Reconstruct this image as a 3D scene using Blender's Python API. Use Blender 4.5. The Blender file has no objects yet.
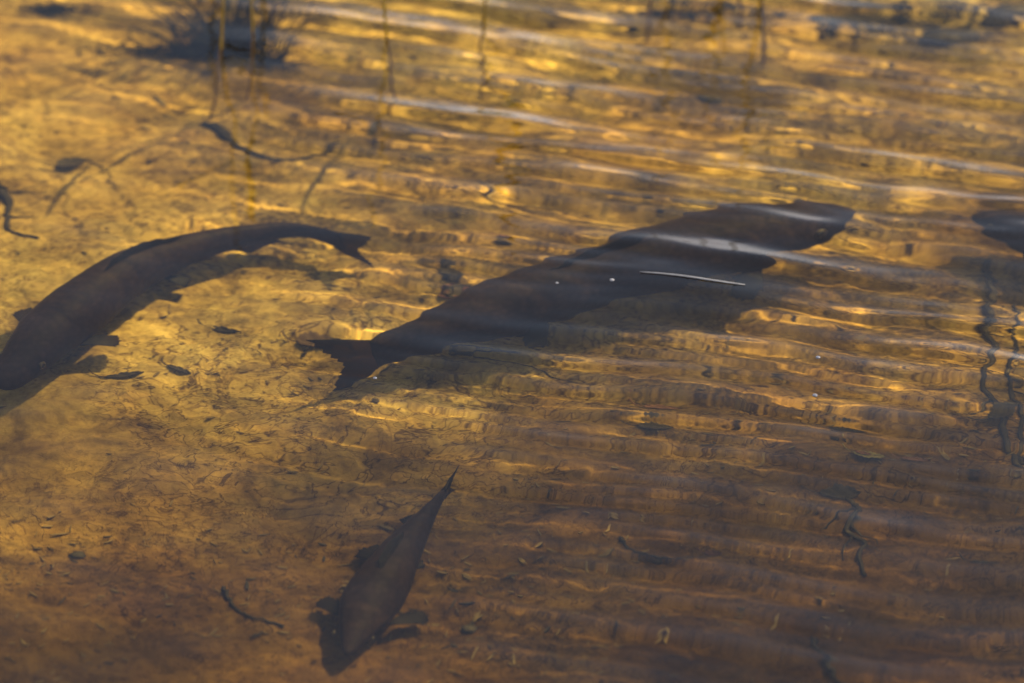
import bpy, math, random
import numpy as np
from mathutils import Vector, Matrix

random.seed(7)
rng = np.random.default_rng(11)
S = bpy.context.scene
COL = S.collection
R = math.radians

# ------------------------------------------------------------------ camera
PITCH = R(33.0)
DIST = 7.0
FOC = 180.0
CAM = Vector((0.0, -DIST * math.cos(PITCH), DIST * math.sin(PITCH)))
cd = bpy.data.cameras.new('camera')
cam = bpy.data.objects.new('camera', cd)
COL.objects.link(cam)
cam.location = CAM
cam.rotation_euler = (math.pi / 2 - PITCH, 0, 0)
cd.lens = FOC
cd.sensor_width = 36.0
cd.clip_start = 0.1
cd.clip_end = 3000
cd.dof.use_dof = True
cd.dof.focus_distance = 6.95
cd.dof.aperture_fstop = 2.1
S.camera = cam

# ------------------------------------------------------------------ light
SUN_EL = R(50.0)
SUN_AZ = R(52.0)            # clockwise from +Y
world = bpy.data.worlds.new('World')
S.world = world
world.use_nodes = True
wn, wl = world.node_tree.nodes, world.node_tree.links
sky = wn.new('ShaderNodeTexSky')
sky.sky_type = 'NISHITA'
sky.sun_disc = False
sky.dust_density = 3.0
sky.ozone_density = 1.0
sky.sun_elevation = SUN_EL
sky.sun_rotation = SUN_AZ
# bright broken haze low over the horizon, all the way round
tc = wn.new('ShaderNodeTexCoord')
sx = wn.new('ShaderNodeSeparateXYZ')
wl.new(tc.outputs['Generated'], sx.inputs[0])
hz = wn.new('ShaderNodeValToRGB')
for _p, _c in ((.0, .8), (.18, .8), (.34, .10), (.44, 0.0)):
    _e = hz.color_ramp.elements.new(_p)
    _e.color = (_c, _c, _c, 1)
hz.color_ramp.elements.remove(hz.color_ramp.elements[0])
hz.color_ramp.elements[-1].color = (0, 0, 0, 1)
wl.new(sx.outputs['Z'], hz.inputs[0])
cn = wn.new('ShaderNodeTexNoise')
cn.inputs['Scale'].default_value = 3.2
cn.inputs['Detail'].default_value = 6
wl.new(tc.outputs['Generated'], cn.inputs['Vector'])
cm = wn.new('ShaderNodeMath')
cm.operation = 'MULTIPLY'
wl.new(hz.outputs[0], cm.inputs[0])
wl.new(cn.outputs[0], cm.inputs[1])
hm = wn.new('ShaderNodeMix')
hm.data_type = 'RGBA'
wl.new(cm.outputs[0], hm.inputs[0])
wl.new(sky.outputs[0], hm.inputs[6])
hm.inputs[7].default_value = (25.0, 22.5, 22.0, 1)
wl.new(hm.outputs[2], wn['Background'].inputs['Color'])
wn['Background'].inputs['Strength'].default_value = 0.08
sd = bpy.data.lights.new('sun', 'SUN')
sd.energy = 5.0
sd.angle = R(0.53)
sd.color = (1.0, 0.86, 0.58)
sd.cycles.is_caustics_light = True
sun = bpy.data.objects.new('sun', sd)
COL.objects.link(sun)
to_sun = Vector((math.sin(SUN_AZ) * math.cos(SUN_EL), math.cos(SUN_AZ) * math.cos(SUN_EL), math.sin(SUN_EL)))
sun.rotation_euler = to_sun.to_track_quat('Z', 'Y').to_euler()
sun.location = to_sun * 20

S.view_settings.view_transform = 'Standard'
S.view_settings.look = 'None'
S.view_settings.exposure = 1.15
S.view_settings.gamma = 1.0
S.cycles.use_denoising = True
S.cycles.max_bounces = 10
S.cycles.transmission_bounces = 8
S.cycles.caustics_refractive = True
S.cycles.caustics_reflective = False
S.cycles.sample_clamp_indirect = 4.0
S.cycles.blur_glossy = 0.0

DEPTH = 0.27                # mean depth of the water
N_W = 1.333


# ------------------------------------------------------------------ helpers
def at(px, py, z=0.0):
    """World point at height z (under the calm surface z=0) seen at photo pixel px,py."""
    k = 36.0 / FOC / 1024.0
    d = Vector(((px - 512) * k, 1.0, -(py - 341.5) * k))
    c, s = math.cos(PITCH), math.sin(PITCH)
    v = Vector((d.x, c * d.y + s * d.z, -s * d.y + c * d.z)).normalized()
    t = -CAM.z / v.z
    p = CAM + v * t
    if z > 0:
        return CAM + v * ((z - CAM.z) / v.z)
    if z == 0:
        return p
    n = Vector((0, 0, 1))
    ci = -v.dot(n)
    r = 1 / N_W
    w = v * r + n * (r * ci - math.sqrt(1 - r * r * (1 - ci * ci)))
    return p + w * (z / w.z)


def tag(o, label=None, cat=None, group=None, kind=None):
    if label: o['label'] = label
    if cat: o['category'] = cat
    if group: o['group'] = group
    if kind: o['kind'] = kind
    return o


def link_mesh(name, verts, faces, mat, parent=None, smooth=True):
    me = bpy.data.meshes.new(name)
    me.from_pydata([tuple(v) for v in verts], [], [tuple(f) for f in faces])
    me.update()
    if smooth:
        me.polygons.foreach_set('use_smooth', [True] * len(me.polygons))
    me.materials.append(mat)
    o = bpy.data.objects.new(name, me)
    COL.objects.link(o)
    if parent:
        o.parent = parent
    o.cycles.is_caustics_receiver = True
    return o


def grid_mesh(name, xs, ys, Z, mat):
    nx, ny = len(xs), len(ys)
    X, Y = np.meshgrid(xs, ys)
    co = np.stack([X, Y, Z], -1).reshape(-1, 3).astype(np.float32)
    i = np.arange((nx - 1) * (ny - 1))
    r, c = i // (nx - 1), i % (nx - 1)
    a = r * nx + c
    q = np.stack([a, a + 1, a + nx + 1, a + nx], -1).astype(np.int32)
    me = bpy.data.meshes.new(name)
    me.vertices.add(len(co))
    me.vertices.foreach_set('co', co.ravel())
    me.loops.add(q.size)
    me.loops.foreach_set('vertex_index', q.ravel())
    me.polygons.add(len(q))
    me.polygons.foreach_set('loop_start', np.arange(len(q), dtype=np.int32) * 4)
    me.polygons.foreach_set('use_smooth', np.ones(len(q), dtype=bool))
    me.update(calc_edges=True)
    me.materials.append(mat)
    o = bpy.data.objects.new(name, me)
    COL.objects.link(o)
    return o


def axis(lo, hi, step, far):
    """even spacing inside lo..hi, growing steps out to +-far"""
    mid = list(np.arange(lo, hi + step * .5, step))
    up, s, v = [], step, hi
    while v < far:
        s *= 1.35
        v += s
        up.append(v)
    dn, s, v = [], step, lo
    while v > -far:
        s *= 1.35
        v -= s
        dn.append(v)
    return np.array(dn[::-1] + mid + up)


def sstep(a, b, x):
    t = np.clip((x - a) / (b - a), 0, 1)
    return t * t * (3 - 2 * t)


_tab = rng.random((256, 256))


def vnoise(x, y, seed=0):
    x = x + seed * 17.31
    y = y + seed * 9.77
    xi, yi = np.floor(x).astype(int), np.floor(y).astype(int)
    fx, fy = x - xi, y - yi
    fx = fx * fx * fx * (fx * (fx * 6 - 15) + 10)
    fy = fy * fy * fy * (fy * (fy * 6 - 15) + 10)
    g = lambda a, b: _tab[(a % 256), (b % 256)]
    v = (g(xi, yi) * (1 - fx) + g(xi + 1, yi) * fx) * (1 - fy) + (g(xi, yi + 1) * (1 - fx) + g(xi + 1, yi + 1) * fx) * fy
    return v * 2 - 1


def fbm(x, y, oct=4, seed=0, gain=.5):
    s, a = 0, 1
    for k in range(oct):
        s = s + a * vnoise(x, y, seed + k)
        x, y = (x * 1.6 - y * 1.2), (x * 1.2 + y * 1.6)
        a *= gain
    return s


# ------------------------------------------------------------------ node helpers
def new_mat(name):
    m = bpy.data.materials.new(name)
    m.use_nodes = True
    nt = m.node_tree
    nt.nodes.clear()
    out = nt.nodes.new('ShaderNodeOutputMaterial')
    return m, nt, nt.nodes, nt.links, out


def noise_node(nt, vec, scale, detail=4, rough=.55, dist=0.0):
    n = nt.nodes.new('ShaderNodeTexNoise')
    n.inputs['Scale'].default_value = scale
    n.inputs['Detail'].default_value = detail
    n.inputs['Roughness'].default_value = rough
    n.inputs['Distortion'].default_value = dist
    nt.links.new(vec, n.inputs['Vector'])
    return n


def ramp(nt, fac, stops):
    r = nt.nodes.new('ShaderNodeValToRGB')
    e = r.color_ramp.elements
    while len(e) < len(stops):
        e.new(.5)
    for k, (p, c) in enumerate(stops):
        e[k].position = p
        e[k].color = (*c, 1) if len(c) == 3 else c
    nt.links.new(fac, r.inputs[0])
    return r


def mixc(nt, mode, fac, a, b):
    m = nt.nodes.new('ShaderNodeMix')
    m.data_type = 'RGBA'
    m.blend_type = mode
    m.inputs['Factor'].default_value = fac if isinstance(fac, (int, float)) else 0
    if not isinstance(fac, (int, float)):
        nt.links.new(fac, m.inputs['Factor'])
    for s, v in (('A', a), ('B', b)):
        i = [q for q in m.inputs if q.name == s and q.type == 'RGBA'][0]
        if isinstance(v, tuple):
            i.default_value = (*v, 1)
        else:
            nt.links.new(v, i)
    return [q for q in m.outputs if q.type == 'RGBA'][0]


def bump(nt, h, strength, dist):
    b = nt.nodes.new('ShaderNodeBump')
    b.inputs['Strength'].default_value = strength
    b.inputs['Distance'].default_value = dist
    nt.links.new(h, b.inputs['Height'])
    return b


def obj_coord(nt):
    return nt.nodes.new('ShaderNodeTexCoord').outputs['Object']


# ------------------------------------------------------------------ water
def water_material():
    m, nt, N, L, out = new_mat('pond_water')
    g = N.new('ShaderNodeBsdfPrincipled')
    g.inputs['Transmission Weight'].default_value = 1.0
    g.inputs['IOR'].default_value = N_W
    g.inputs['Roughness'].default_value = 0.0
    g.inputs['Base Color'].default_value = (0.96, 0.875, 0.38, 1)      # tea coloured by peat
    L.new(g.outputs[0], out.inputs['Surface'])
    return m


def wave_height(X, Y):
    h = np.zeros_like(X)
    g = np.zeros_like(X)
    q = np.zeros_like(X)
    l = np.zeros_like(X)
    # long crests run nearly along x, dipping towards the viewer on the right
    base = math.atan2(0.965, 0.235)

    def band(n, lo, hi, spread, slope, peak=0.0):
        s_ = np.zeros_like(X)
        for k in range(n):
            lam = lo * (hi / lo) ** rng.random()
            th = base + rng.normal() * spread
            kk = 2 * math.pi / lam
            p = kk * (X * math.cos(th) + Y * math.sin(th)) + rng.random() * 6.283
            s_ += slope / kk / math.sqrt(n / 2) * (np.cos(p) + peak * np.cos(2 * p))
        return s_
    h = band(18, .052, .084, .060, .031, .45)       # the fine close lines
    l = band(8, .09, .15, .07, .014, .15)           # a slow swell under them
    q = band(14, .065, .12, .09, .092, .10)         # steeper ripples of the far corner
    g = band(16, .028, .055, .28, .040)             # short chop on top of those
    W = .12 + .88 * sstep(-.38, .22, X + .20 * Y + .10 * fbm(X * 1.6, Y * 2.2, 2, 5))
    W *= 0.70 + 0.30 * sstep(-.95, -.3, Y)
    W *= 0.75 + .5 * (fbm(X * 1.3, Y * 5.0, 2, 9) * .5 + .5)
    far = sstep(.20, .90, 1.05 * X + Y + .08 + .08 * fbm(X * 1.5, Y * 5, 2, 15))
    G = far * (.5 + .6 * sstep(-.5, .6, fbm(X * 1.6, Y * 6, 3, 17)))
    iso = np.zeros_like(X)
    for k in range(24):
        lam = 0.09 * (0.28 / 0.09) ** rng.random()
        th = rng.random() * 6.283
        p = 2 * math.pi / lam * (X * math.cos(th) + Y * math.sin(th)) + rng.random() * 6.283
        iso += 0.00007 * (lam / .08) ** 1.2 * np.cos(p)
    return h * W + l * (.3 + .7 * W) + (q + .6 * g) * G + iso


xs = axis(-1.15, 1.15, 0.004, 600)
ys = axis(-1.35, 1.6, 0.004, 600)
X, Y = np.meshgrid(xs, ys)
Xw = X
Yw = Y + .022 * fbm(X * 1.8, Y * 1.5, 2, 4) + .0045 * fbm(X * 7, Y * 3, 2, 8)
fade = sstep(60, 4, np.hypot(X, Y)) * 1.0
Z = wave_height(Xw, Yw) * fade
M_WATER = water_material()
water = grid_mesh('water', xs, ys, Z, M_WATER)
tag(water, 'shallow rippled tea coloured pond water over the three fish', 'water', kind='structure')
water.cycles.is_caustics_caster = True


# ------------------------------------------------------------------ bed
def bed_height(X, Y):
    z = -DEPTH + 0.012 * fbm(X * 1.3, Y * 1.3, 2, 20)
    z = z + 0.022 * sstep(.1, 1.2, Y)                      # shelves up away from the viewer
    w1, w2 = fbm(X * 5, Y * 5, 3, 31), fbm(X * 5, Y * 5, 3, 41)
    r = 1 - np.abs(fbm(X * 7 + w1 * .8, Y * 9 + w2 * .8, 3, 24))     # soft ridges
    z = z + 0.0055 * r
    c = np.abs(fbm(X * 6 + w2, Y * 10 + w1, 3, 27))
    z = z - 0.007 * np.exp(-(c / .07) ** 2) * sstep(-.2, .4, fbm(X * 2, Y * 2, 2, 29))
    w3 = fbm(X * 14, Y * 14, 2, 61)
    z = z + 0.0034 * (1 - 2 * np.abs(fbm(X * 20 + w3, Y * 30 + w1, 3, 35)))
    return z


def bed_material():
    m, nt, N, L, out = new_mat('silty_bed')
    co = obj_coord(nt)
    big = noise_node(nt, co, 1.7, 5, .6, .3)
    mid = noise_node(nt, co, 9, 6, .62, .8)
    fine = noise_node(nt, co, 60, 6, .65)
    a = ramp(nt, mid.outputs[0], [(.30, (.20, .125, .045)), (.44, (.42, .275, .085)), (.58, (.58, .395, .120)), (.74, (.70, .49, .17))])
    b = ramp(nt, big.outputs[0], [(.33, (.60, .52, .50)), (.60, (1, 1, 1))])
    f = ramp(nt, fine.outputs[0], [(.30, (.50, .48, .46)), (.62, (1.0, 1.0, 1.0))])
    c = mixc(nt, 'MULTIPLY', 1.0, a.outputs[0], b.outputs[0])
    c = mixc(nt, 'MULTIPLY', .75, c, f.outputs[0])
    # thin dark threads of rotting litter
    th = noise_node(nt, co, 13, 3, .5, 2.2)
    tr = ramp(nt, th.outputs[0], [(.478, (1, 1, 1)), (.497, (.62, .58, .56)), (.503, (.62, .58, .56)), (.522, (1, 1, 1))])
    gate = noise_node(nt, co, 3.1, 3, .5)
    gr = ramp(nt, gate.outputs[0], [(.36, (0, 0, 0)), (.56, (1, 1, 1))])
    c2 = mixc(nt, 'MULTIPLY', gr.outputs[0], c, tr.outputs[0])
    # wrinkle shade painted as dark lines, longer across the view than along it
    mp = N.new('ShaderNodeMapping')
    mp.inputs['Scale'].default_value = (1.0, 1.7, 1.0)
    mp.inputs['Rotation'].default_value = (0, 0, .2)
    L.new(co, mp.inputs['Vector'])
    for sc_, wd_, dk_ in ((11, .022, (.34, .30, .30)), (26, .034, (.50, .45, .43))):
        cr = noise_node(nt, mp.outputs[0], sc_, 3, .55, 1.1)
        cc = ramp(nt, cr.outputs[0], [(.5 - wd_, (1, 1, 1)), (.5 - wd_ * .25, dk_), (.5 + wd_ * .1, dk_), (.5 + wd_ * .6, (1.12, 1.10, 1.06))])
        gg = noise_node(nt, co, sc_ * .22, 2, .5)
        gq = ramp(nt, gg.outputs[0], [(.40, (0, 0, 0)), (.54, (1, 1, 1))])
        c2 = mixc(nt, 'MULTIPLY', gq.outputs[0], c2, cc.outputs[0])
    # painted shade darkens the near right silt, yellow sand beyond; grass above the waterline
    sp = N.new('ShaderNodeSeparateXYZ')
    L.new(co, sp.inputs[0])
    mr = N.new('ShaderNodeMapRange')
    # edge of the painted shade wanders: y - .3x + noise
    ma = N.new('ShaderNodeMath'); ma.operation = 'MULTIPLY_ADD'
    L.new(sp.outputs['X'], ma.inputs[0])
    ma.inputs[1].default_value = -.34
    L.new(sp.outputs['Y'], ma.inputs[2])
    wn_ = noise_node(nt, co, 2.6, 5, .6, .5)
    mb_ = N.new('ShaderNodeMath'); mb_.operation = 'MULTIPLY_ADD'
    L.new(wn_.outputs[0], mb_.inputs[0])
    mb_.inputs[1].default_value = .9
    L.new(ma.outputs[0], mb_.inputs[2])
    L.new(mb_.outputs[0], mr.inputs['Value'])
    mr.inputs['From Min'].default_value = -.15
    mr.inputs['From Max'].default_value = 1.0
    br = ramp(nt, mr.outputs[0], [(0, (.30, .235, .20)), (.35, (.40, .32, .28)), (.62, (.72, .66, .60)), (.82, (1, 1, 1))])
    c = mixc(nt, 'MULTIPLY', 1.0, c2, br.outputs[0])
    gz = N.new('ShaderNodeMapRange')
    L.new(sp.outputs['Z'], gz.inputs['Value'])
    gz.inputs['From Min'].default_value = .02
    gz.inputs['From Max'].default_value = .25
    gc = ramp(nt, mid.outputs[0], [(.3, (.03, .05, .015)), (.7, (.08, .10, .03))])
    c = mixc(nt, 'MIX', gz.outputs[0], c, gc.outputs[0])
    p = N.new('ShaderNodeBsdfPrincipled')
    L.new(c, p.inputs['Base Color'])
    p.inputs['Roughness'].default_value = .95
    p.inputs['Specular IOR Level'].default_value = .1
    bm = bump(nt, fine.outputs[0], .8, .007)
    L.new(bm.outputs[0], p.inputs['Normal'])
    L.new(p.outputs[0], out.inputs['Surface'])
    return m


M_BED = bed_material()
ZB = bed_height(X, Y)
RR = np.hypot(X, Y) + .8 * fbm(X * .1, Y * .1, 2, 50)
ZB = ZB + 1.5 * sstep(12.5, 19, RR) + (.35 + .15 * fbm(X * .02, Y * .02, 3, 51)) * sstep(18, 60, RR) * 2
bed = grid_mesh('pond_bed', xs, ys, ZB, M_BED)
tag(bed, 'silty ochre pond bed with soft ridges and cracks', kind='structure')
bed.cycles.is_caustics_receiver = True


# ------------------------------------------------------------------ fish
def fish_skin():
    m, nt, N, L, out = new_mat('fish_skin')
    co = obj_coord(nt)
    n1 = noise_node(nt, co, 22, 5, .6)
    vo = N.new('ShaderNodeTexVoronoi')
    vo.inputs['Scale'].default_value = 95
    L.new(co, vo.inputs['Vector'])
    a = ramp(nt, n1.outputs[0], [(.3, (.018, .010, .013)), (.7, (.036, .021, .022))])
    sc = ramp(nt, vo.outputs['Distance'], [(.2, (1, 1, 1)), (.75, (.55, .55, .55))])
    n2 = noise_node(nt, co, 26, 4, .6, .6)
    pt = ramp(nt, n2.outputs[0], [(.56, (0, 0, 0)), (.70, (.018, .010, .009))])
    c = mixc(nt, 'ADD', 1.0, a.outputs[0], pt.outputs[0])
    c = mixc(nt, 'MULTIPLY', .7, c, sc.outputs[0])
    p = N.new('ShaderNodeBsdfPrincipled')
    L.new(c, p.inputs['Base Color'])
    p.inputs['Roughness'].default_value = .6
    p.inputs['Specular IOR Level'].default_value = .08
    b = bump(nt, vo.outputs['Distance'], .35, .002)
    L.new(b.outputs[0], p.inputs['Normal'])
    L.new(p.outputs[0], out.inputs['Surface'])
    return m


def fin_skin(name, c0, c1):
    m, nt, N, L, out = new_mat(name)
    co = obj_coord(nt)
    n1 = noise_node(nt, co, 60, 4, .6)
    a = ramp(nt, n1.outputs[0], [(.3, c0), (.7, c1)])
    p = N.new('ShaderNodeBsdfPrincipled')
    L.new(a.outputs[0], p.inputs['Base Color'])
    p.inputs['Roughness'].default_value = .6
    p.inputs['Specular IOR Level'].default_value = .2
    # a thin membrane lets part of the light through
    tp = N.new('ShaderNodeBsdfTransparent')
    tp.inputs['Color'].default_value = (.46, .38, .36, 1)
    mx = N.new('ShaderNodeMixShader')
    mx.inputs[0].default_value = .38
    L.new(p.outputs[0], mx.inputs[1])
    L.new(tp.outputs[0], mx.inputs[2])
    L.new(mx.outputs[0], out.inputs['Surface'])
    return m


def plain(name, col, rough=.6, spec=.3, scale=40, var=.35):
    m, nt, N, L, out = new_mat(name)
    n1 = noise_node(nt, obj_coord(nt), scale, 5, .65)
    lo = tuple(v * (1 - var) for v in col)
    hi = tuple(min(1, v * (1 + var)) for v in col)
    a = ramp(nt, n1.outputs[0], [(.3, lo), (.7, hi)])
    p = N.new('ShaderNodeBsdfPrincipled')
    L.new(a.outputs[0], p.inputs['Base Color'])
    p.inputs['Roughness'].default_value = rough
    p.inputs['Specular IOR Level'].default_value = spec
    L.new(p.outputs[0], out.inputs['Surface'])
    return m


M_SKIN = fish_skin()
M_FIN = fin_skin('fish_fin', (.012, .010, .011), (.028, .021, .018))
M_FIN_RED = fin_skin('fish_fin_reddish', (.05, .022, .018), (.11, .040, .028))
M_EYE = plain('fish_eye', (.012, .010, .010), .15, .5)
M_RING = plain('fish_eye_ring', (.050, .034, .022), .4, .4)


def interp(tab, t):
    return float(np.interp(t, [a for a, _ in tab], [b for _, b in tab]))


def catmull(P, n):
    P = [2 * P[0] - P[1]] + P + [2 * P[-1] - P[-2]]
    pts = []
    m = len(P) - 3
    for k in range(600 + 1):
        g = k / 600 * m
        i = min(int(g), m - 1)
        u = g - i
        a, b, c, d = P[i:i + 4]
        pts.append(.5 * ((2 * b) + (c - a) * u + (2 * a - 5 * b + 4 * c - d) * u * u + (3 * b - a - 3 * c + d) * u ** 3))
    acc = [0]
    for k in range(600):
        acc.append(acc[-1] + (pts[k + 1] - pts[k]).length)
    L = acc[-1]
    res, ts = [], []
    for k in range(n):
        t = k / (n - 1)
        t = t * t * .35 + t * .65                     # closer rings at the nose
        s = t * L
        j = int(np.searchsorted(acc, s)) - 1
        j = max(0, min(599, j))
        u = (s - acc[j]) / max(1e-9, acc[j + 1] - acc[j])
        res.append(pts[j].lerp(pts[j + 1], u))
        ts.append(t)
    return res, ts, L


HP = [(0, .14), (.012, .26), (.03, .38), (.07, .55), (.13, .73), (.21, .89), (.33, 1), (.45, .98), (.60, .82), (.74, .60), (.86, .41), (.94, .33), (1, .36)]
WP = [(0, .20), (.012, .34), (.03, .48), (.07, .65), (.13, .82), (.21, .95), (.30, 1), (.42, .95), (.57, .74), (.72, .48), (.85, .26), (.94, .15), (1, .08)]


def fin_mesh(name, mat, parent, org, root, dirs, lens, thick=.0022, nu=13, nv=7, curl=Vector((0, 0, 0)), scallop=.04):
    """A rayed fin: root(u) base curve, dirs(u) growth direction, lens(u) length; closed two sided solid."""
    top, bot = [], []
    for i in range(nu):
        u = i / (nu - 1)
        r0, d, l = root(u), dirs(u).normalized(), lens(u)
        du = (root(min(1, u + .05)) - root(max(0, u - .05)))
        nrm = d.cross(du + dirs(min(1, u + .05)) * .01)
        nrm = nrm.normalized() if nrm.length > 1e-9 else Vector((0, 0, 1))
        l *= 1 + scallop * (-1) ** i
        for j in range(nv):
            v = j / (nv - 1)
            p = r0 + d * l * v + curl * (l * v * v)
            th = thick * (1 - .82 * v) * (1.25 if i % 2 else .8) * (.35 if i in (0, nu - 1) else 1)
            top.append(p + nrm * th - org)
            bot.append(p - nrm * th - org)
    V = top + bot
    n = nu * nv
    F = []
    for i in range(nu - 1):
        for j in range(nv - 1):
            a = i * nv + j
            F.append((a, a + 1, a + nv + 1, a + nv))
            F.append((n + a, n + a + nv, n + a + nv + 1, n + a + 1))
    ring = [i * nv for i in range(nu)] + [(nu - 1) * nv + j for j in range(1, nv)] + [i * nv + nv - 1 for i in range(nu - 2, -1, -1)] + [j for j in range(nv - 2, 0, -1)]
    for k in range(len(ring)):
        a, b = ring[k], ring[(k + 1) % len(ring)]
        F.append((a, b, n + b, n + a))
    return link_mesh(name, V, F, mat, parent)


def ball(name, c, r, mat, parent, axis_dir, flat=.6, seg=10, rings=7):
    q = axis_dir.to_track_quat('Z', 'Y')
    V, F = [], []
    for i in range(rings + 1):
        a = math.pi * i / rings
        for k in range(seg):
            b = 2 * math.pi * k / seg
            V.append(c + q @ Vector((r * math.sin(a) * math.cos(b), r * math.sin(a) * math.sin(b), r * flat * math.cos(a))))
    for i in range(rings):
        for k in range(seg):
            a = i * seg + k
            b = i * seg + (k + 1) % seg
            F.append((a, b, b + seg, a + seg))
    return link_mesh(name, V, F, mat, parent)


def make_fish(label, px_pts, W, H, opt):
    P = [at(x, y, -DEPTH + h) for x, y, h in px_pts]
    C, ts, L = catmull(P, 64)
    org = C[26].copy()
    org.z = -DEPTH
    root = bpy.data.objects.new('fish', None)
    COL.objects.link(root)
    root.location = org
    root.empty_display_size = .05
    tag(root, label, 'fish', 'large dark fish swimming over the pond bed')
    roll = opt.get('roll', 0)
    fr = []
    for k in range(len(C)):
        a, b = C[max(0, k - 1)], C[min(len(C) - 1, k + 1)]
        T = (b - a).normalized()                      # nose -> tail
        U = (Vector((0, 0, 1)) - T * T.z).normalized()
        Sd = T.cross(U).normalized()                  # looking along T, the fish's ... side
        if roll:
            rm = Matrix.Rotation(roll, 3, T)
            U, Sd = rm @ U, rm @ Sd
        fr.append((C[k], T, U, Sd))
    seg = 28
    V, F = [], []
    for k, (c, T, U, Sd) in enumerate(fr):
        t = ts[k]
        pf = 1 + (opt.get('ped', 1) - 1) * float(sstep(.5, .95, t))
        pf *= opt.get('slim', 1) + (1 - opt.get('slim', 1)) * float(sstep(.0, .34, t))
        h, w = H * interp(HP, t) * pf, W * interp(WP, t) * (1 + (pf - 1) * (2 if pf > 1 else 1))
        # stouter tail stalk on the big fish
        for i in range(seg):
            th = 2 * math.pi * i / seg
            cs, sn = math.cos(th), math.sin(th)
            # slightly peaked back, rounder belly
            hh = h * (1.0 if sn > 0 else .95)
            x = w * math.copysign(abs(cs) ** .92, cs) * (1 - .10 * max(0, sn))
            z = hh * math.copysign(abs(sn) ** .95, sn)
            gill = -.035 * w * math.exp(-((t - .205) / .008) ** 2) * abs(cs)
            x += math.copysign(gill, -cs) * -1 if cs else 0
            V.append(c + Sd * x + U * (z - .10 * h * math.exp(-(t / .06) ** 2)) - org)
    nk = len(fr)
    for k in range(nk - 1):
        for i in range(seg):
            a = k * seg + i
            b = k * seg + (i + 1) % seg
            F.append((a, a + seg, b + seg, b))
    c, T, U, Sd = fr[0]
    V.append(c - T * .004 - U * .001 - org)
    F += [(len(V) - 1, i, (i + 1) % seg) for i in range(seg)]
    c, T, U, Sd = fr[-1]
    V.append(c + T * .002 - org)
    F += [(len(V) - 1, (nk - 1) * seg + (i + 1) % seg, (nk - 1) * seg + i) for i in range(seg)]
    link_mesh('body', V, F, M_SKIN, root)

    def fat(t):
        k = int(np.argmin([abs(q - t) for q in ts]))
        return fr[k] + (W * interp(WP, t), H * interp(HP, t))

    # tail fin: vertical, forked
    c, T, U, Sd = fr[-1]
    hb = H * .36 * opt.get('ped', 1)
    TL = opt.get('tail', .17) * L
    sweep = opt.get('tail_sweep', 0)
    fin_mesh('tail_fin', M_FIN, root, org,
             lambda u: c - T * .012 + U * hb * (2 * u - 1) * .9,
             lambda u: T + U * (2 * u - 1) * opt.get('tail_fan', .75) + Sd * sweep,
             lambda u: TL * (.52 + .48 * abs(2 * u - 1) ** 1.4), thick=.003, nu=21, nv=9,
             curl=Sd * opt.get('tail_curl', 0))

    # dorsal fin, lying low
    d0, d1 = opt.get('dorsal', (.40, .60))
    fin_mesh('dorsal_fin', M_FIN, root, org,
             lambda u: (lambda q: q[0] + q[2] * q[5] * .93)(fat(d0 + (d1 - d0) * u)),
             lambda u: (lambda q: q[2] * .75 + q[1] * (.7 + .5 * u) + q[3] * opt.get('dorsal_lean', 0))(fat(d0 + (d1 - d0) * u)),
             lambda u: L * opt.get('dorsal_h', .055) * (.35 + .65 * math.sin(math.pi * min(1, u * .7 + .25))), nu=15)
    # anal fin under the tail stalk
    an = opt.get('anal_lean', 0)
    fin_mesh('anal_fin', M_FIN, root, org,
             lambda u: (lambda q: q[0] - q[2] * q[5] * .85)(fat(.74 + .10 * u)),
             lambda u: (lambda q: -q[2] * (.7 - .5 * abs(an)) + q[1] * .7 + q[3] * an)(fat(.74 + .10 * u)),
             lambda u: L * opt.get('anal_l', .075) * (1 - .55 * u), nu=11)
    # paired fins
    for sgn in (-1, 1):
        pl, pa = opt['pec'][0 if sgn < 0 else 1]
        fin_mesh('pectoral_fin', M_FIN, root, org,
                 lambda u: (lambda q: q[0] + q[3] * sgn * q[4] * .86 - q[2] * q[5] * .42)(fat(.215 + .035 * u)),
                 lambda u: (lambda q: q[3] * sgn * (1 - .2 * u) + q[1] * (pa + .9 * u) - q[2] * .22)(fat(.215 + .035 * u)),
                 lambda u: L * pl * (.55 + .45 * math.sin(math.pi * min(1, .28 + .72 * u))), nu=13,
                 curl=Vector((0, 0, -.12)))
        vl, va = opt['pel'][0 if sgn < 0 else 1]
        fin_mesh('pelvic_fin', M_FIN_RED if opt.get('red') and sgn == opt['red'] else M_FIN, root, org,
                 lambda u: (lambda q: q[0] + q[3] * sgn * q[4] * .6 - q[2] * q[5] * .72)(fat(opt.get('pel_t', .52) + .03 * u)),
                 lambda u: (lambda q: q[3] * sgn * (1 - .2 * u) + q[1] * (va + .8 * u) - q[2] * .2)(fat(opt.get('pel_t', .52) + .03 * u)),
                 lambda u: L * vl * (.6 + .4 * math.sin(math.pi * min(1, .3 + .7 * u))), nu=11,
                 curl=Vector((0, 0, -.10)))
        q = fat(.085)
        ec = q[0] + q[3] * sgn * q[4] * .93 + q[2] * q[5] * .28
        e = ball('eye', ec - org, L * .0125, M_RING, root, q[3] * sgn, .5)
        ball('pupil', ec + q[3] * sgn * L * .0035 - org, L * .008, M_EYE, e, q[3] * sgn, .6)
    return root


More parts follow.
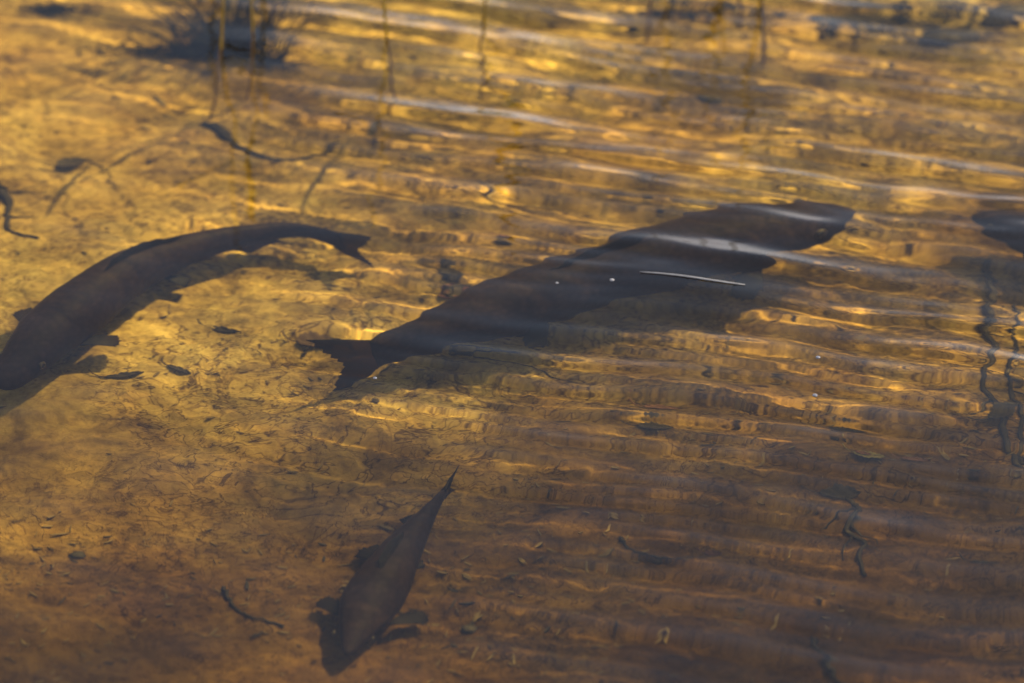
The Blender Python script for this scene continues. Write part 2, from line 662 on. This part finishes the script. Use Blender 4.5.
make_fish('big dark fish heading towards the ripples, longest of the three whole fish',
          [(852, 211, .145), (800, 222, .145), (740, 235, .14), (680, 251, .135), (620, 268, .13), (560, 287, .125), (500, 308, .115), (440, 330, .100), (374, 352, .085)],
          .068, .073,
          dict(slim=.97, tail=.15, tail_fan=.65, ped=1.75, pec=((.10, .5), (.11, .5)), pel=((.085, .5), (.085, .5)), pel_t=.66, red=1))
make_fish('curved dark fish bent like a bow, lying nearest the twig with the hooked end',
          [(1, 386, .085), (24, 360, .09), (52, 331, .092), (85, 303, .092), (130, 272, .09), (180, 252, .08), (235, 238, .078), (285, 231, .080), (318, 234, .080), (342, 242, .080)],
          .050, .054,
          dict(tail=.11, tail_fan=.55, tail_sweep=.0, pec=((.09, .7), (.09, .7)), pel=((.06, .7), (.06, .7)), pel_t=.55))
make_fish('short dark fish swimming head down in the picture with rounded fins spread',
          [(346, 654, .045), (360, 622, .048), (382, 582, .050), (407, 541, .048), (430, 511, .046), (448, 490, .042)],
          .040, .040,
          dict(slim=.55, tail=.13, tail_fan=.35, pec=((.13, .5), (.15, .6)), pel=((.13, .4), (.05, .6)), anal_lean=-.95, anal_l=.12, pel_t=.56, dorsal_lean=-.5))

make_fish('dark fish cut off by the picture edge, swimming into view beside the crooked branch',
          [(972, 216, .11), (1000, 222, .11), (1040, 232, .105), (1090, 246, .10), (1150, 260, .09), (1210, 268, .08), (1260, 272, .075)],
          .045, .052,
          dict(tail=.12, tail_fan=.6, pec=((.10, .5), (.10, .5)), pel=((.08, .5), (.08, .5)), pel_t=.6))


# ------------------------------------------------------------------ things lying on the bed
def bed_z(x, y):
    return float(bed_height(np.array([x]), np.array([y]))[0])


def on_bed(px, py, lift=0.0):
    p = at(px, py, -DEPTH + .01)
    for _ in range(3):
        p = at(px, py, bed_z(p.x, p.y) + lift)
    return p


M_LEAF_D = plain('dark_rotten_leaf', (.040, .028, .022), .7, .2, 50)
M_LITTER = plain('leaf_crumb', (.17, .11, .05), .8, .1, 30, .5)
M_LEAF_B = plain('brown_leaf', (.10, .055, .028), .7, .2, 50)
M_LEAF_O = plain('orange_leaf', (.20, .085, .045), .6, .2, 60)
M_LEAF_R = plain('red_leaf', (.10, .038, .03), .6, .2, 60)
M_LEAF_G = plain('yellow_green_leaf', (.22, .16, .05), .6, .2, 60)
M_BARK = plain('wet_bark', (.036, .027, .022), .8, .15, 35)
M_BARK_L = plain('pale_bark', (.16, .11, .06), .8, .15, 35)
M_STONE = plain('dark_algae_stone', (.075, .058, .042), .85, .15, 14, .5)
M_REED = plain('yellow_reed_stem', (.30, .19, .02), .5, .3, 20)
M_REED_D = plain('brown_reed_stem', (.24, .16, .03), .6, .3, 20)
M_WEED = plain('dark_water_weed', (.022, .022, .014), .8, .1, 30)


def tube(path, rads, seg=7, closed=True):
    V, F = [], []
    n = len(path)
    for k in range(n):
        a, b = path[max(0, k - 1)], path[min(n - 1, k + 1)]
        t = (b - a).normalized()
        s1 = t.cross(Vector((0, 0, 1)))
        s1 = s1.normalized() if s1.length > .05 else Vector((1, 0, 0))
        s2 = t.cross(s1)
        for i in range(seg):
            q = 2 * math.pi * i / seg
            V.append(path[k] + (s1 * math.cos(q) + s2 * math.sin(q)) * rads[k])
    for k in range(n - 1):
        for i in range(seg):
            a = k * seg + i
            b = k * seg + (i + 1) % seg
            F.append((a, b, b + seg, a + seg))
    F.append(tuple(range(seg - 1, -1, -1)))
    F.append(tuple((n - 1) * seg + i for i in range(seg)))
    return V, F


def smooth_path(P, n):
    C, ts, L = catmull(P, n)
    return C


def twig(name, label, cat, px_pts, r0, r1, mat, group=None, lift=.004, side=0, n=26, wob=.0025, bulge=None):
    """A bent twig resting on the bed; side = number of side shoots (parts)."""
    P = [on_bed(p[0], p[1], lift + (p[2] if len(p) > 2 else 0)) for p in px_pts]
    C = smooth_path(P, n)
    rr = random.Random(hash(label) % 9999 if False else len(label) * 7 + int(px_pts[0][0]))
    org = C[n // 2].copy()
    C = [c + Vector((rr.uniform(-wob, wob), rr.uniform(-wob, wob), rr.uniform(-wob, wob) * .5)) - org for c in C]
    rad = [(r0 + (r1 - r0) * k / (n - 1)) * rr.uniform(.8, 1.2) for k in range(n)]
    if bulge:
        rad = [r * (1 + bulge[1] * math.exp(-((k / (n - 1) - bulge[0]) / bulge[2]) ** 2)) for k, r in enumerate(rad)]
    V, F = tube(C, rad)
    root = link_mesh(name, V, F, mat)
    root.location = org
    tag(root, label, cat, group)
    for q in range(side):
        k = int(n * (.2 + .6 * (q + .5) / side))
        d = (C[min(n - 1, k + 1)] - C[k - 1]).normalized()
        sd_ = Vector((-d.y, d.x, .15)) * (1 if q % 2 else -1)
        ln = rr.uniform(.03, .06)
        path = [C[k] + (d * .5 + sd_ * (.7 + .2 * j / 5)) * ln * j / 5 + Vector((rr.uniform(-1, 1), rr.uniform(-1, 1), 0)) * .002 * j for j in range(6)]
        v, f = tube(path, [rad[k] * .6 * (1 - .14 * j) for j in range(6)], 6)
        link_mesh('side_shoot', v, f, mat, root)
    return root


def leaf(label, px, py, length, width, ang, mat, group='leaves lying on the pond bed', lift=.004, curl=.15, stalk=True, seed=0, cat='leaf'):
    """A thin curled leaf with a fold along the midrib, toothed rim and a stalk."""
    rr = random.Random(seed + int(px) * 3 + int(py))
    org = on_bed(px, py, lift)
    nl, nw = 15, 4
    V = []
    for sgn_t in (1, -1):
        for i in range(nl):
            u = i / (nl - 1)
            w = width * .5 * (math.sin(math.pi * u ** .8)) ** .8 * (1 + .12 * (-1) ** i) + .0003
            for j in range(-nw, nw + 1):
                v = j / nw
                x = (u - .5) * length
                y = v * w + curl * .25 * width * math.sin(u * 3)
                z = abs(v) * w * .35 + curl * length * (u - .45) ** 2 * 1.2 + .0015 * math.sin(u * 19 + v * 5 + seed) + sgn_t * .0005
                V.append(Vector((x, y, z)))
    m = 2 * nw + 1
    n = nl * m
    F = []
    for i in range(nl - 1):
        for j in range(m - 1):
            a = i * m + j
            F.append((a, a + m, a + m + 1, a + 1))
            F.append((n + a, n + a + 1, n + a + m + 1, n + a + m))
    ring = [j for j in range(m)] + [i * m + m - 1 for i in range(1, nl)] + [(nl - 1) * m + j for j in range(m - 2, -1, -1)] + [i * m for i in range(nl - 2, 0, -1)]
    for k in range(len(ring)):
        a, b = ring[k], ring[(k + 1) % len(ring)]
        F.append((a, b, n + b, n + a))
    o = bpy.data.objects.new('leaf', None)
    COL.objects.link(o)
    o.location = org
    o.rotation_euler = (rr.uniform(-.12, .12), rr.uniform(-.12, .12), ang)
    o.empty_display_size = .02
    tag(o, label, cat, group)
    link_mesh('blade', V, F, mat, o)
    if stalk:
        path = [Vector((-length * .5 - length * .09 * j, length * .02 * j * j, .002 + .001 * j)) for j in range(5)]
        v, f = tube(path, [.0012] * 5, 5)
        link_mesh('stalk', v, f, mat, o)
    return o


def stone(label, px, py, rx, ry, rz, ang, mat=None, group='stones on the pond bed', seed=1, sink=.3):
    rr = np.random.default_rng(seed)
    org = on_bed(px, py, 0)
    V, F = [], []
    seg, rings = 22, 13
    dirs = rr.normal(size=(7, 3))
    dirs /= np.linalg.norm(dirs, axis=1)[:, None]
    cut = rr.uniform(.72, .95, 7)
    for i in range(rings + 1):
        a = math.pi * i / rings
        for k in range(seg):
            b = 2 * math.pi * k / seg
            d = np.array([math.sin(a) * math.cos(b), math.sin(a) * math.sin(b), math.cos(a)])
            r = 1.0
            for q, c in zip(dirs, cut):                 # worn facets
                dd = d @ q
                if dd > c * .9:
                    r = min(r, c / dd + .06)
            r *= 1 + .05 * float(vnoise(np.array(d[0] * 3 + seed), np.array(d[1] * 3 + d[2] * 2)))
            V.append(Vector((d[0] * r * rx, d[1] * r * ry, d[2] * r * rz + rz * (1 - 2 * sink))))
    for i in range(rings):
        for k in range(seg):
            a = i * seg + k
            b = i * seg + (k + 1) % seg
            F.append((a, a + seg, b + seg, b))
    o = link_mesh('stone', V, F, mat or M_STONE)
    o.location = org
    o.rotation_euler = (0, 0, ang)
    return tag(o, label, 'stone', group)


twig('hooked_twig', 'dark hooked twig with a thick end, curving under the pale sandy mound', 'twig',
     [(207, 125), (222, 131), (240, 148), (262, 158), (290, 160), (318, 152), (342, 141)], .0065, .0022, M_BARK, bulge=(.18, .7, .16))
leaf('crumpled blackish leaf with a tail of threads, above the curved fish', 72, 163, .048, .030, .5, M_LEAF_D)
twig('thread_root', 'thin dark root curling beside the crumpled blackish leaf', 'root', [(86, 158), (102, 166), (112, 176), (108, 182), (118, 188)], .0016, .0008, M_BARK)
twig('forked_twig', 'dark forked twig running off the edge above the curved fish', 'twig',
     [(-14, 176), (2, 192), (10, 210), (9, 226), (22, 234), (38, 238)], .0085, .0024, M_BARK, side=2, bulge=(.35, .6, .2))
leaf('small dark leaf upright near the end of the hooked twig', 375, 128, .028, .014, 1.2, M_LEAF_D)
twig('short_twig', 'short dark twig standing below the small upright leaf', 'twig', [(378, 133), (376, 142), (374, 152)], .0022, .0012, M_BARK)
leaf('slim black leaf on the sand under the curved fish', 224, 329, .062, .010, -.35, M_LEAF_D)
leaf('slim dark leaf lying under the head of the curved fish', 125, 376, .060, .010, .10, M_LEAF_D)
leaf('slim dark leaf with a bent tip, between two others near the bow shaped fish', 178, 372, .040, .010, -.5, M_LEAF_D)
leaf('brown leaf half sunk beside the tail of the longest fish', 316, 340, .050, .022, .1, M_LEAF_B)
twig('arched_twig', 'thin twig arched against the tail of the longest fish', 'twig', [(303, 352), (312, 340), (330, 336), (346, 340), (356, 350)], .0022, .0014, M_BARK)
leaf('dark broad leaf stuck at the back of the longest fish', 452, 272, .065, .034, 1.9, M_LEAF_D)
leaf('dark leaf with a red tip beside the back of the longest fish', 456, 292, .048, .026, .2, M_LEAF_R, curl=.3)
leaf('blackish leaf under the red tipped one beside the longest fish', 466, 294, .052, .030, -.3, M_LEAF_D, lift=.009)
twig('bent_twig', 'faint brown twig above the back of the longest fish', 'twig', [(478, 182), (490, 194), (512, 200), (540, 201), (572, 209)], .003, .0016, M_BARK_L)
leaf('small reddish leaf on pale sand between the two long fish', 506, 240, .026, .012, -.3, M_LEAF_R)
leaf('orange leaf lying in the rippled middle under the longest fish', 662, 403, .050, .014, 0, M_LEAF_O)
leaf('dark round leaf just below the orange leaf', 655, 424, .052, .030, .1, M_LEAF_D)
leaf('curled pinkish orange leaf with a green rim, between two ripple lines', 868, 457, .052, .024, -.45, M_LEAF_G, curl=.35)
leaf('pinkish scrap of leaf on top of the green rimmed leaf', 862, 453, .026, .012, -.45, M_LEAF_O, lift=.010, stalk=False)
leaf('narrow orange leaf beside the green rimmed leaf', 916, 462, .040, .012, -.15, M_LEAF_O)
leaf('dark leaf lying flat by the shadow of the ripples', 850, 427, .055, .024, -.1, M_LEAF_D)
leaf('dark leaf at the top of the tangled twig', 838, 493, .058, .026, .05, M_LEAF_D)
leaf('red leaf scrap beside the oval brown hump', 712, 551, .026, .012, -.1, M_LEAF_R)
leaf('slim dark leaf near the lower edge of the ripples', 985, 563, .040, .010, -.1, M_LEAF_D)
twig('tangled_twig', 'dark tangled twig with side shoots below the dark leaf', 'twig',
     [(845, 496), (856, 512), (848, 526), (866, 540), (860, 556), (868, 574)], .0055, .0026, M_BARK, side=4)
twig('curved_twig', 'curved black twig at the lower edge of the picture', 'twig', [(812, 634), (816, 650), (826, 664), (842, 678), (848, 692)], .0045, .0030, M_BARK)
twig('long_twig', 'long thin twig lying in the brown silt below the curved fish', 'twig', [(224, 588), (234, 604), (250, 616), (266, 621), (282, 627)], .0030, .0016, M_BARK)
twig('thin_root', 'thin root winding past the oval brown hump', 'root', [(618, 536), (630, 550), (650, 558), (676, 560), (700, 556)], .0028, .0014, M_BARK)
twig('fine_twig', 'fine twig crossing the sand below the longest fish', 'twig', [(452, 352), (490, 357), (530, 366), (556, 378), (580, 386)], .0016, .0010, M_BARK)
twig('crooked_branch', 'crooked dark branch rising beside the fish cut off by the edge', 'branch',
     [(984, 262), (990, 290, .01), (984, 312), (996, 338, .01), (984, 372), (990, 398), (1004, 418), (1006, 446), (1020, 470)], .0055, .0050, M_BARK, side=5, n=40, wob=.004)
leaf('dark leaf caught on the crooked branch', 1004, 412, .060, .030, .7, M_LEAF_D, lift=.010)
twig('low_branch', 'thick dark branch lying along the right picture edge by the crooked one', 'branch',
     [(1012, 300), (1018, 340), (1010, 380), (1022, 420), (1018, 462)], .0036, .0036, M_BARK, side=2, wob=.004)

for k, (x, y, rx, ry, rz, an, lb) in enumerate([
    (471, 630, .011, .010, .008, .9, 'dark pebble on the silt to the side of the short fish'),
    (708, 100, .020, .014, .012, .0, 'lone dark stone in the golden ripples'),
    (850, 20, .070, .026, .014, .2, 'flat dark stone standing in for a dark reflection at the far edge'),  # this and the next two stand in for dark reflections on the water
    (948, 40, .050, .026, .018, .1, 'broad dark stone standing in for a dark reflection in the breezy corner'),
    (1010, 16, .050, .026, .018, .5, 'dark stone cut by the picture edge, standing in for a dark reflection in the breezy corner'),
    (76, 556, .012, .010, .007, .1, 'small blackish pebble alone on the brown silt'),
]):
    stone(lb, x, y, rx, ry, rz, an, seed=k + 3)


# ------------------------------------------------------------------ fine litter on the silt
def litter(name, label, n, mat, smin, smax, seed, dens):
    g = np.random.default_rng(seed)
    V, F = [], []
    k = 0
    while k < n:
        x, y = g.uniform(-.95, .95), g.uniform(-1.15, 1.35)
        if g.random() > dens(x, y):
            continue
        k += 1
        sz = g.uniform(smin, smax) * (1 + .6 * (g.random() > .9))
        w = sz * g.uniform(.08, .35)
        a = g.normal() * .7
        z = bed_z(x, y) + .0012
        m = 6
        b = len(V)
        ca, sa = math.cos(a), math.sin(a)
        tl = g.normal() * .18
        for h in (0, .0014):
            for q in range(m):
                t = 2 * math.pi * q / m
                rr_ = g.uniform(.7, 1.15)
                u, v = sz * .5 * math.cos(t) * rr_, w * .5 * math.sin(t) * rr_
                V.append((x + u * ca - v * sa, y + u * sa + v * ca, z + h + u * tl + .15 * abs(u)))
        F.append(tuple(b + q for q in range(m - 1, -1, -1)))
        F.append(tuple(b + m + q for q in range(m)))
        F += [(b + q, b + (q + 1) % m, b + m + (q + 1) % m, b + m + q) for q in range(m)]
    o = link_mesh(name, V, F, mat, smooth=False)
    return tag(o, label, kind='stuff')


_dn = lambda x, y: float(sstep(-.25, .45, vnoise(np.array(x * 2.6), np.array(y * 3.4), 77))) * (1.0 if y < .15 else .30)
litter('litter', 'dark crumbs of rotten leaf strewn over the brown silt', 350, M_LEAF_D, .004, .018, 21, _dn)
litter('litter', 'brown crumbs of rotten leaf strewn over the brown silt', 2600, M_LITTER, .004, .018, 22, lambda x, y: .15 + .85 * _dn(x, y))


# ------------------------------------------------------------------ reeds and weed
def reed(label, px, py, height, lean, mat, r=.0028, blades=1, bend=.02, seed=0):
    rr = random.Random(seed)
    p = on_bed(px, py, -.01)
    o = bpy.data.objects.new('reed', None)
    COL.objects.link(o)
    o.location = p
    o.empty_display_size = .05
    tag(o, label, 'reed', 'reed stems rooted in the pond bed')
    n = 22
    ph = rr.random() * 6
    f = lambda u: Vector((lean * height * u + bend * math.sin(u * 3 + ph) - bend * math.sin(ph), .25 * lean * height * u, height * u))
    V, F = tube([f(k / (n - 1)) for k in range(n)], [r * (1 - .55 * k / (n - 1)) for k in range(n)], 7)
    link_mesh('stem', V, F, mat, o)
    for b in range(blades):
        u0 = rr.uniform(.55, .8)
        a = rr.random() * 6.28
        d = Vector((math.cos(a), math.sin(a), 0))
        s_ = Vector((-d.y, d.x, 0))
        L_ = height * rr.uniform(.25, .38)
        V, F = [], []
        m = 12
        for k in range(m):
            v = k / (m - 1)
            c = f(u0) + d * (L_ * .55 * v) + Vector((0, 0, L_ * (v - .45 * v * v)))
            w = .005 * math.sin(math.pi * (v * .9 + .08)) + .0004
            V += [c + s_ * w, c + d * w * .3 - Vector((0, 0, .0015)), c - s_ * w, c + Vector((0, 0, .0008))]
        for k in range(m - 1):
            for q in range(4):
                a_, b_ = k * 4 + q, k * 4 + (q + 1) % 4
                F.append((a_, b_, b_ + 4, a_ + 4))
        F += [(3, 2, 1, 0), tuple((m - 1) * 4 + q for q in range(4))]
        link_mesh('leaf_blade', V, F, mat, o)
    return o


for k, (x, y, h, ln, mat, r, lb) in enumerate([
    (214, 124, .62, -.02, M_REED, .0028, 'yellow reed stem rising from the thick end of the hooked twig'),
    (245, 104, .58, .05, M_REED, .0025, 'slightly leaning yellow reed stem between the hooked twig and the dark weed'),
    (190, 32, .50, .02, M_REED, .0034, 'bright yellow reed stem on the outer side of the dark weed'),
    (273, 32, .55, .03, M_REED, .0044, 'thick yellow reed stem on the inner side of the dark weed'),
    (392, 108, .60, .02, M_REED, .0030, 'faint thin reed stem above the small upright leaf'),
    (484, 92, .60, .03, M_REED_D, .0030, 'thin brown reed stem apart from the others, between the yellow and brown groups'),
    (647, 40, .55, .00, M_REED_D, .0040, 'brown reed stem where the brown reeds begin'),
    (741, 26, .55, .01, M_REED_D, .0042, 'short brown reed stem close beside the outermost brown one'),
    (762, 66, .60, .02, M_REED_D, .0040, 'outermost brown reed stem by the golden ripples'),
]):
    reed(lb, x, y, h, ln, mat, r, seed=k)


def weed(label, px, py, w, d, h, n, seed, lean=(0, 0)):
    rr = random.Random(seed)
    org = on_bed(px, py, 0)
    V, F = [], []
    for k in range(n):
        x, y = rr.gauss(0, w * .45), rr.gauss(0, d * .45)
        b = Vector((x, y, bed_z(org.x + x, org.y + y) - org.z - .004))
        hh = h * rr.uniform(.4, 1.0)
        dx, dy = rr.gauss(lean[0], .5) * hh, rr.gauss(lean[1], .3) * hh
        ph = rr.random() * 6
        path = [b + Vector((dx * (j / 7) ** 1.5 + .006 * math.sin(ph + j), dy * (j / 7) ** 1.5 + .005 * math.cos(ph + j * 1.3), hh * (j / 7))) for j in range(8)]
        v, f = tube(path, [.0028 * (1 - .1 * j) for j in range(8)], 4)
        m = len(V)
        V += v
        F += [tuple(q + m for q in ff) for ff in f]
    o = link_mesh('water_weed', V, F, M_WEED)
    o.location = org
    return tag(o, label, 'water weed', 'tufts of submerged weed')


weed('bushy dark weed tuft standing among the yellow reed stems', 238, 48, .075, .05, .20, 150, 1)
weed('low flat tuft of dark weed spreading away from the yellow reeds', 188, 52, .13, .022, .04, 90, 2)
weed('small dark weed tuft at the inner side of the thick yellow reed', 272, 64, .022, .016, .08, 40, 3)
weed('sparse dark weed wisps in the corner above the crumpled leaf', 50, 10, .05, .02, .03, 44, 4)
weed('dark weed tuft added for reflection and shade around the stones of the breezy corner', 900, 22, .20, .06, .035, 160, 5)  # this tuft and the next darken the far edge in place of reflection and shade
weed('dark weed added for reflection and shade at the foot of the brown reeds', 680, 12, .12, .03, .05, 60, 6)


# ------------------------------------------------------------------ bubbles floating on the water
def bubble_mat():
    m, nt, N, L, out = new_mat('foam_bubble')
    p = N.new('ShaderNodeBsdfPrincipled')
    p.inputs['Base Color'].default_value = (.20, .20, .22, 1)
    p.inputs['Roughness'].default_value = .15
    p.inputs['Specular IOR Level'].default_value = .8
    L.new(p.outputs[0], out.inputs['Surface'])
    return m


M_BUB = bubble_mat()
_wz = {}


def water_z(x, y):
    i = int(np.argmin(abs(xs - x)))
    j = int(np.argmin(abs(ys - y)))
    return float(Z[j, i])


for x, y, r, lb in [
    (557, 283, .0022, 'tiny white bubble floating over the middle of the longest fish, by its back'),
    (612, 280, .0034, 'larger white bubble floating over the flank of the longest fish'),
    (375, 377, .0028, 'tiny white bubble floating by the tail of the longest fish'),
    (818, 358, .0034, 'bubble floating on the ripples below the head of the longest fish'),
    (815, 395, .0036, 'bubble floating one ripple nearer the viewer than its neighbour'),
]:
    p = at(x, y, 0)
    o = ball('bubble', Vector((0, 0, 0)), r, M_BUB, None, Vector((0, 0, 1)), .5, 16, 9)
    o.location = (p.x, p.y, water_z(p.x, p.y) + r * .1)
    tag(o, lb, 'bubble', 'bubbles floating on the water')


# pale sliver painted as a water glint over the flank of the longest fish
A, B = at(640, 273, 0), at(745, 285, 0)
V, F = [], []
for k in range(25):
    u = k / 24
    c = A.lerp(B, u) + Vector((0, .0015 * math.sin(u * 5), 0))
    w = .0030 * math.sin(math.pi * min(1, (.12 + .80 * u))) ** .7 * (.55 + .6 * u)
    c.z = water_z(c.x, c.y)
    V += [c - A + Vector((0, -w, .0012)), c - A + Vector((0, 0, .0014)), c - A + Vector((0, w, .0012)), c - A - Vector((0, 0, .0006))]
for k in range(24):
    for q in range(4):
        a_, b_ = k * 4 + q, k * 4 + (q + 1) % 4
        F.append((a_, a_ + 4, b_ + 4, b_))
F += [(0, 1, 2, 3), (99, 98, 97, 96)]
gs = link_mesh('glint_sliver', V, F, plain('painted_glint', (.17, .17, .185), .5, .3, 60, .2))
gs.location = A
tag(gs, 'pale sliver painted as a water glint over the flank of the longest fish', 'painted glint')


# ------------------------------------------------------------------ unseen tree, added on the bank to shade the near water
def shade_tree(label, x, y, crown_z, rad, rz, leaves, size, seed, holes=.35):
    rr = np.random.default_rng(seed)
    gz = 1.2
    t = bpy.data.objects.new('shade_tree', None)
    COL.objects.link(t)
    t.location = (x, y, gz)
    tag(t, label, 'tree')
    mb = plain('tree_bark', (.09, .07, .05), .9, .1, 8) if 'tree_bark' not in bpy.data.materials else bpy.data.materials['tree_bark']
    ml = plain('tree_leaf', (.05, .085, .02), .6, .2, 3) if 'tree_leaf' not in bpy.data.materials else bpy.data.materials['tree_leaf']
    top = crown_z - gz
    n = 14
    path = [Vector((.25 * math.sin(k * .5), .2 * math.cos(k * .6), top * 1.08 * k / (n - 1) - .1)) for k in range(n)]
    V, F = tube(path, [.26 * (1 - .9 * k / (n - 1)) for k in range(n)], 10)
    link_mesh('trunk', V, F, mb, t)
    for k in range(16):
        u = rr.uniform(.45, .95)
        a = rr.random() * 6.28
        b0 = path[int(u * (n - 1))]
        ln = rad * rr.uniform(.5, .95)
        d = Vector((math.cos(a), math.sin(a), rr.uniform(.2, .9))).normalized()
        pp = [b0 + d * ln * j / 6 + Vector((0, 0, .04 * j * j * .3)) for j in range(7)]
        V, F = tube(pp, [.07 * (1 - .14 * j) for j in range(7)], 6)
        link_mesh('limb', V, F, mb, t)
    # leaf clumps through the crown
    cl = rr.normal(size=(190, 3))
    cl /= np.linalg.norm(cl, axis=1)[:, None]
    cl *= (rr.random(190) ** .4)[:, None]
    cl = cl * np.array([rad, rad, rz])
    idx = rr.integers(0, 190, leaves)
    P = cl[idx] + rr.normal(size=(leaves, 3)) * .5 * np.array([1, 1, .8])
    A = rr.normal(size=(leaves, 3)); A /= np.linalg.norm(A, axis=1)[:, None]
    B = np.cross(A, rr.normal(size=(leaves, 3))); B /= np.linalg.norm(B, axis=1)[:, None]
    Nn = np.cross(A, B)
    P[:, 2] += top
    s1, s2 = size * .5, size * .3
    v = np.stack([P - A * s1, P + B * s2 + Nn * .01, P + A * s1, P - B * s2 + Nn * .01], 1).reshape(-1, 3)
    f = np.arange(leaves * 4).reshape(-1, 4)
    link_mesh('crown', v.tolist(), f.tolist(), ml, t, smooth=False)
    return t


TREE_D = 17.0
_dir = Vector((math.sin(SUN_AZ), math.cos(SUN_AZ), 0))
_perp = Vector((_dir.y, -_dir.x, 0))          # towards the viewer's side of the sun line
_g = Vector((.08, -1.0, 0)).normalized()     # the shade deepens this way over the water
_n = Vector((_g.dot(_perp), -_g.dot(_dir) / math.sin(SUN_EL))).normalized()   # same, seen along the sun's rays
_c = Vector((0.0, 1.0, 0)) + _dir * TREE_D + _perp * (_n.x * 4.6)
shade_tree('loose leafy tree added out of view on the bank to shade the near water', _c.x, _c.y,
          TREE_D * math.tan(SUN_EL) + _n.y * 4.6 / math.cos(SUN_EL), 4.8, 4.8, 10500, .26, 5)
